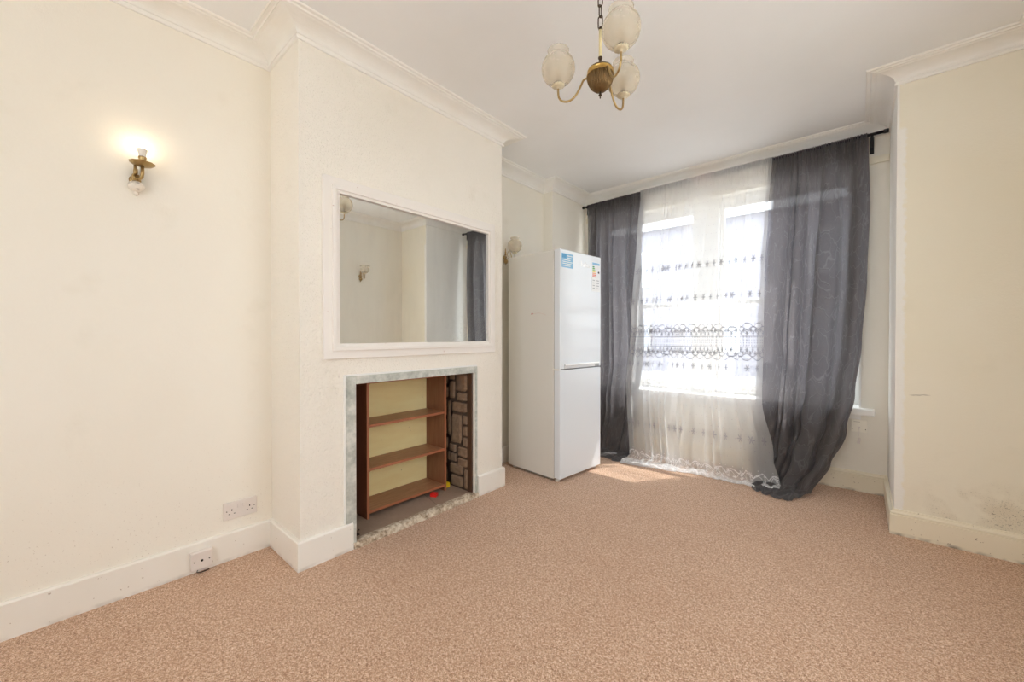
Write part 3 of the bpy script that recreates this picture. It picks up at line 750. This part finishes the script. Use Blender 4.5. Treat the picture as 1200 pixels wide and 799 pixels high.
# ------------------------------------------------------------------ curtain pole
M_pole = simple('black_metal_pole', '26262A', .35, .5)
M_band = simple('grey_pocket_fabric', '6E6E74', .8)
YR, ZR = 3.772, 2.507
def rodz(x): return ZR + (x+2.22)*(.030/2.36)
cpole = thing('curtain_pole', 'black curtain pole fixed above the window carrying grey and net curtains', 'curtain pole', (-1.03, YR, ZR))
MB().tube([(-2.235+1.03, 0, rodz(-2.235)-ZR), (.118+1.03, 0, rodz(.118)-ZR)], .0105, 16).build('pole', M_pole, cpole)
MB().tube([(-1.57+1.03, 0, rodz(-1.57)-ZR), (-.53+1.03, 0, rodz(-.53)-ZR)], .020, 18).build('pole_sleeve', M_band, cpole)
MB().tube([(-1.13+1.03, 0, rodz(-1.13)-ZR), (-.97+1.03, 0, rodz(-.97)-ZR)], .0225, 18).build('pink_sleeve', simple('pink_fabric', 'D9B7B2', .8), cpole)
for xx, sg in ((-2.235, -1), (.118, 1)):
    MB().lathe([(0, 0), (.013, 0), (.015, sg*.006), (.015, sg*.024), (.012, sg*.028), (0, sg*.028)], (xx+1.03, 0, rodz(xx)-ZR), 18, axis='x').build('finial', M_pole, cpole)
for xx in (-2.205, .060):
    zz = rodz(xx)-ZR
    MB().box(xx+1.03-.008, xx+1.03+.008, -.012, .082, zz-.018, zz-.009).box(xx+1.03-.012, xx+1.03+.012, .076, .0845, zz-.11, zz+.012).box(xx+1.03-.006, xx+1.03+.006, .0, .006, zz-.09, zz-.01).build('bracket', M_pole, cpole, bevel=.002)

# ------------------------------------------------------------------ curtains
def lerp_tab(tab, s):
    if s <= tab[0][0]: return tab[0][1]
    for (a, va), (b, vb) in zip(tab, tab[1:]):
        if s <= b:
            t = (s-a)/(b-a); t = t*t*(3-2*t) if True else t
            return va+(vb-va)*t
    return tab[-1][1]
def cloth(name, mat, xl, xr, yb, folds, amp, L, zfloor, ypud_l, ypud_r, seed, nu=330, nv=200, full=1.7, rip=.004, loc=(0,0,0), gsh=.010, bk=0, wp=1, swirl=0, zmin=.006, topk=46):
    """hanging cloth: s is the length run down from the pole, u across"""
    rnd = random.Random(seed)
    comps = [(folds*(.55+.18*i)+rnd.uniform(-.4, .4), rnd.uniform(0, 6.28), rnd.uniform(-.5, .5), (1.0, .8, .55, .5, .3, .2)[i]) for i in range(6)]
    tot = sum(c_[3] for c_ in comps)*.55
    mb = MB(); mb.uv = []
    ZTOP = ZR+.012; Lh = ZTOP - zfloor
    for j in range(nv+1):
        t = j/nv; s = L*t
        for i in range(nu+1):
            u = i/nu
            hang = min(s, Lh); z = ZTOP-hang; over = max(0, s-Lh)
            h = max(0, min(1, (z)/2.5))
            grow = min(1, .25 + s/.9)
            pin = math.exp(-s/.10)
            uw = u + wp*.045*math.sin(2*PI*1.3*u+seed) + wp*.022*math.sin(2*PI*3.1*u+seed*2)
            F = sum(a*math.sin(2*PI*k*uw + ph + dr*s + .5*math.sin(1.3*s+ph)) for k, ph, dr, a in comps)/tot
            G = sum(a*math.cos(2*PI*k*uw + ph + dr*s + .5*math.sin(1.3*s+ph)) for k, ph, dr, a in comps)/tot
            F = math.tanh(F*1.3)
            x0, x1 = lerp_tab(xl, s), lerp_tab(xr, s)
            env = min(1, min(u, 1-u)*12+.25)
            x = x0 + (x1-x0)*u + gsh*G*grow*env
            y = lerp_tab(yb, s) + amp*grow*F*env*(1-pin*.8)
            y += bk*(1-u)*max(0, min(1, (1.9-z)/1.3))
            # gathered ruffle on the pole
            y += pin*.010*math.sin(2*PI*topk*u+seed) + (-.014*pin)
            x += pin*.003*math.cos(2*PI*topk*u*1.7)
            # fine crinkle, stronger low down
            cr = noise.noise(Vector((x*9+seed, s*4.0, u*3)))*.5 + noise.noise(Vector((x*26, s*11+seed, 1.7)))*.25
            low_ = max(0, min(1, (1.0-z)/1.0))
            y += cr*rip*(1+4.5*low_)
            if swirl:
                q = max(0, min(1, (.75-z)/.7))
                y += swirl*q*.022*math.sin(15*(z*1.6 - u*1.4) + 3*noise.noise(Vector((u*3, z*3, seed))))
                x += swirl*q*.012*math.sin(11*(z*1.9 - u*1.2)+1)
            if over > 0:
                ye = ypud_l + (ypud_r-ypud_l)*u
                yl = lerp_tab(yb, Lh)
                fr_ = over/max(1e-6, L-Lh)
                y = y + (ye-yl)*fr_
                bumpy = abs(noise.noise(Vector((x*13+seed, y*13, 5))))*.030 + .5*abs(noise.noise(Vector((x*34, y*34+seed, 9))))*.022
                dome = math.sin(PI*min(1, fr_))*.018
                z = zmin + (zfloor-zmin)*max(0, 1-fr_*3) + bumpy*(.3+.7*math.sin(PI*fr_*.97)) + dome*(.5+.5*F) 
                if fr_ > .9: z = zmin + (z-zmin)*(1-fr_)*10
            zt_ = rodz(x)-ZR
            z += zt_*max(0, 1-s/2.2)
            mb.v.append((x-loc[0], y-loc[1], max(zmin, z)-loc[2])); mb.uv.append((u*full, (ZTOP - s)))
    W = nu+1
    for j in range(nv):
        for i in range(nu): mb.f.append((j*W+i, j*W+i+1, (j+1)*W+i+1, (j+1)*W+i)); mb.s.append(True)
    return mb.build(name, mat, loc=loc)

# grey crushed voile: lets some light through
mm = M('grey_crushed_voile')
uvn = mm.n('ShaderNodeTexCoord').outputs['UV']
ux, uy, _ = mm.xyz(uvn)
v1 = mm.n('ShaderNodeTexVoronoi'); v1.feature = 'DISTANCE_TO_EDGE'; v1.inputs['Scale'].default_value = 9
mp = mm.n('ShaderNodeMapping'); mm.l(uvn, mp.inputs[0]); mp.inputs['Scale'].default_value = (1.7, .8, 1); mp.inputs['Rotation'].default_value = (0, 0, .5)
nzv = mm.n('ShaderNodeTexNoise'); nzv.inputs['Scale'].default_value = 6; mm.l(mp.outputs[0], nzv.inputs[0])
ad = mm.n('ShaderNodeVectorMath'); ad.operation = 'MULTIPLY_ADD'; mm.l(nzv.outputs['Color'], ad.inputs[0]); ad.inputs[1].default_value = (.25, .25, 0); mm.l(mp.outputs[0], ad.inputs[2])
mm.l(ad.outputs[0], v1.inputs['Vector'])
cre = X(mm.nt, v1.outputs['Distance']).below(.022, .03)
wv = mm.noise(90, 3, .7, vec=uvn)
c = mm.mix(cre*.35, mm.mix(wv, '625E60', '716D6F'), '949093')
nb = mm.bump(cre*.8 + mm.noise(22, 4, .6, vec=uvn), .5, .004)
pb = mm.n('ShaderNodeBsdfPrincipled'); mm.l(c, pb.inputs['Base Color']); pb.inputs['Roughness'].default_value = .48; mm.l(nb, pb.inputs['Normal']); pb.inputs['Sheen Weight'].default_value = .3
tl = mm.n('ShaderNodeBsdfTranslucent'); mm.l(c, tl.inputs[0]); mm.l(nb, tl.inputs[1])
tp = mm.n('ShaderNodeBsdfTransparent')
m1 = mm.n('ShaderNodeMixShader'); m1.inputs[0].default_value = .55; mm.l(pb.outputs[0], m1.inputs[1]); mm.l(tl.outputs[0], m1.inputs[2])
m2 = mm.n('ShaderNodeMixShader'); m2.inputs[0].default_value = .93; mm.l(tp.outputs[0], m2.inputs[1]); mm.l(m1.outputs[0], m2.inputs[2])
thin = ((ux*-1.0+.16)*12).clamp()          # the leading edge hangs as one thin layer
mm.l(thin*-.25 + .985, m2.inputs[0])
mm.l(m2.outputs[0], mm.out.inputs[0]); M_voile = mm.m

cl = cloth('curtain', M_voile,
    xl=[(0, -.555), (.55, -.58), (.8, -.60), (1.45, -.63), (2.1, -.64), (2.5, -.64), (2.8, -.60)],
    xr=[(0, .040), (.5, .052), (1.0, .040), (1.45, .015), (1.8, -.02), (2.05, -.06), (2.3, -.14), (2.5, -.26), (2.8, -.36)],
    yb=[(0, YR), (1.6, 3.755), (2.1, 3.69), (2.5, 3.54)],
    folds=6.5, gsh=.034, amp=.066, L=2.76, zfloor=.035, ypud_l=3.31, ypud_r=3.33, seed=3, full=1.9, bk=.07, swirl=1.0, loc=(-.25, YR, 0))
tag(cl, 'long grey crushed curtain on the right side of the window', 'curtain')
cl = cloth('curtain', M_voile,
    xl=[(0, -2.20), (1.2, -2.19), (2.5, -2.15)],
    xr=[(0, -1.575), (.6, -1.60), (1.45, -1.56), (2.1, -1.60), (2.5, -1.60), (2.8, -1.55)],
    yb=[(0, YR), (1.6, 3.75), (2.1, 3.69), (2.5, 3.56)],
    folds=7, gsh=.022, amp=.048, L=2.72, zfloor=.035, ypud_l=3.33, ypud_r=3.34, seed=11, full=1.9, swirl=.5, loc=(-1.88, YR, 0))
tag(cl, 'long grey crushed curtain on the left side of the window, partly behind the fridge', 'curtain')

# white net with embroidered rows and lace bands
mm = M('embroidered_white_net')
uvn = mm.n('ShaderNodeTexCoord').outputs['UV']
U, V, _ = mm.xyz(uvn)
def flower(z0, period, R, ph=0.0, el=.75, n=6):
    du = (U+ph).mod(period) - period/2; dv = (V - z0)*el
    r = (du*du + dv*dv).sqrt(); th = dv.atan2(du)
    return (r/((th*float(n)).cos()*.42+.62)).below(R, .0025)
def line(z0, w_): return (V-z0).abs().below(w_, .0015)
def wave(z0, a, k, w_, ph=0.0): return (V - z0 - ((U*k+ph).sin().abs())*a).abs().below(w_, .0015)
mask = flower(1.740, .105, .024)*.8
for q in (flower(1.455, .105, .024, .02)*.8, flower(.865, .115, .022, .01)*.8, flower(.320, .13, .024, .03)*.85): mask = mask.max(q)
# wide lace band
K = 2*PI/.12
band = wave(1.165, .030, K/2, .0036)
for q in (wave(1.150, .018, K, .0032), wave(1.190, .034, K/2, .0030, PI/2), flower(1.165, .06, .016), flower(1.140, .06, .014, .03), line(1.118, .0024),
          wave(.985, -.030, K/2, .0036), wave(1.0, -.018, K, .0032), wave(.960, -.034, K/2, .0030, PI/2), flower(.985, .06, .016), flower(1.010, .06, .014, .03), line(1.032, .0024)): band = band.max(q)
gu = U.mod(.022)-.011; gv = V.mod(.022)-.011
dots = (gu*gu+gv*gv).sqrt().below(.0048, .0015) * (V-1.075).abs().below(.04, .002)
# scattered pin dots
pu = (U + (V/.07).floor()*.037).mod(.074)-.037; pv = V.mod(.07)-.035
pins = (pu*pu+pv*pv).sqrt().below(.0036, .0015) * V.gt(.1)
# hem lace
hem = wave(.045, .040, K/2.2, .0045)
for q in (wave(.02, .05, K/1.3, .003, 1.0), flower(.02, .055, .016), flower(-.035, .048, .015, .02), flower(.065, .11, .018, .03), wave(-.07, .03, K, .004), line(-.09, .004), wave(-.11, .02, K*1.3, .005), flower(-.10, .04, .014)): hem = hem.max(q)
hem = (hem * ((mm.noise(60, 2, vec=uvn)-.25)*4).clamp()).max(V.below(-.01, .02)*.45)
mask = mask.max(band).max(dots*.8).max(hem)
mask = (mask*.97).max(pins*.6)
net = mm.noise(3, 2, vec=uvn)
df = mm.n('ShaderNodeBsdfDiffuse'); df.inputs[0].default_value = (.93, .93, .93, 1)
tl = mm.n('ShaderNodeBsdfTranslucent'); tl.inputs[0].default_value = (.95, .95, .95, 1)
m1 = mm.n('ShaderNodeMixShader'); m1.inputs[0].default_value = .52; mm.l(df.outputs[0], m1.inputs[1]); mm.l(tl.outputs[0], m1.inputs[2])
tp = mm.n('ShaderNodeBsdfTransparent')
m2 = mm.n('ShaderNodeMixShader'); m2.inputs[0].default_value = .42; mm.l(tp.outputs[0], m2.inputs[1]); mm.l(m1.outputs[0], m2.inputs[2])
lace = mm.n('ShaderNodeBsdfDiffuse'); lace.inputs[0].default_value = lin('CCCCCE')
m3 = mm.n('ShaderNodeMixShader'); mm.l(mask, m3.inputs[0]); mm.l(m2.outputs[0], m3.inputs[1]); mm.l(lace.outputs[0], m3.inputs[2])
mm.l(mm.mix(V.below(.13, .03), '8E8E95', 'E6E6E8'), lace.inputs[0])
mm.l(m3.outputs[0], mm.out.inputs[0]); M_net = mm.m

cl = cloth('net_curtain', M_net,
    xl=[(0, -1.60), (.3, -1.62), (1.2, -1.66), (1.9, -1.70), (2.5, -1.60)],
    xr=[(0, -.955), (.6, -1.02), (1.3, -1.16), (2.0, -1.22), (2.5, -1.14)],
    yb=[(0, YR-.022), (.5, 3.715), (1.3, 3.675), (1.9, 3.65), (2.5, 3.50)],
    folds=10, wp=1.5, gsh=.016, amp=.020, L=2.66, zfloor=.030, ypud_l=3.30, ypud_r=3.385, seed=21, full=1.25, rip=.002, nu=360, loc=(-1.3, YR, 0), topk=60)
tag(cl, 'left white embroidered net curtain, bunched towards the fridge', 'net curtain')
cl = cloth('net_curtain', M_net,
    xl=[(0, -1.19), (.8, -1.20), (1.5, -1.26), (2.5, -1.27)],
    xr=[(0, -.53), (.4, -.55), (.9, -.57), (1.9, -.57), (2.3, -.48), (2.5, -.43)],
    yb=[(0, YR-.018), (.5, 3.725), (1.3, 3.68), (1.9, 3.625), (2.5, 3.50)],
    folds=8, wp=1.5, gsh=.010, amp=.013, L=2.64, zfloor=.028, ypud_l=3.40, ypud_r=3.43, seed=33, full=1.15, rip=.002, nu=360, loc=(-.85, YR, 0), topk=60)
tag(cl, 'right white embroidered net curtain, hanging straight beside the grey curtain', 'net curtain')
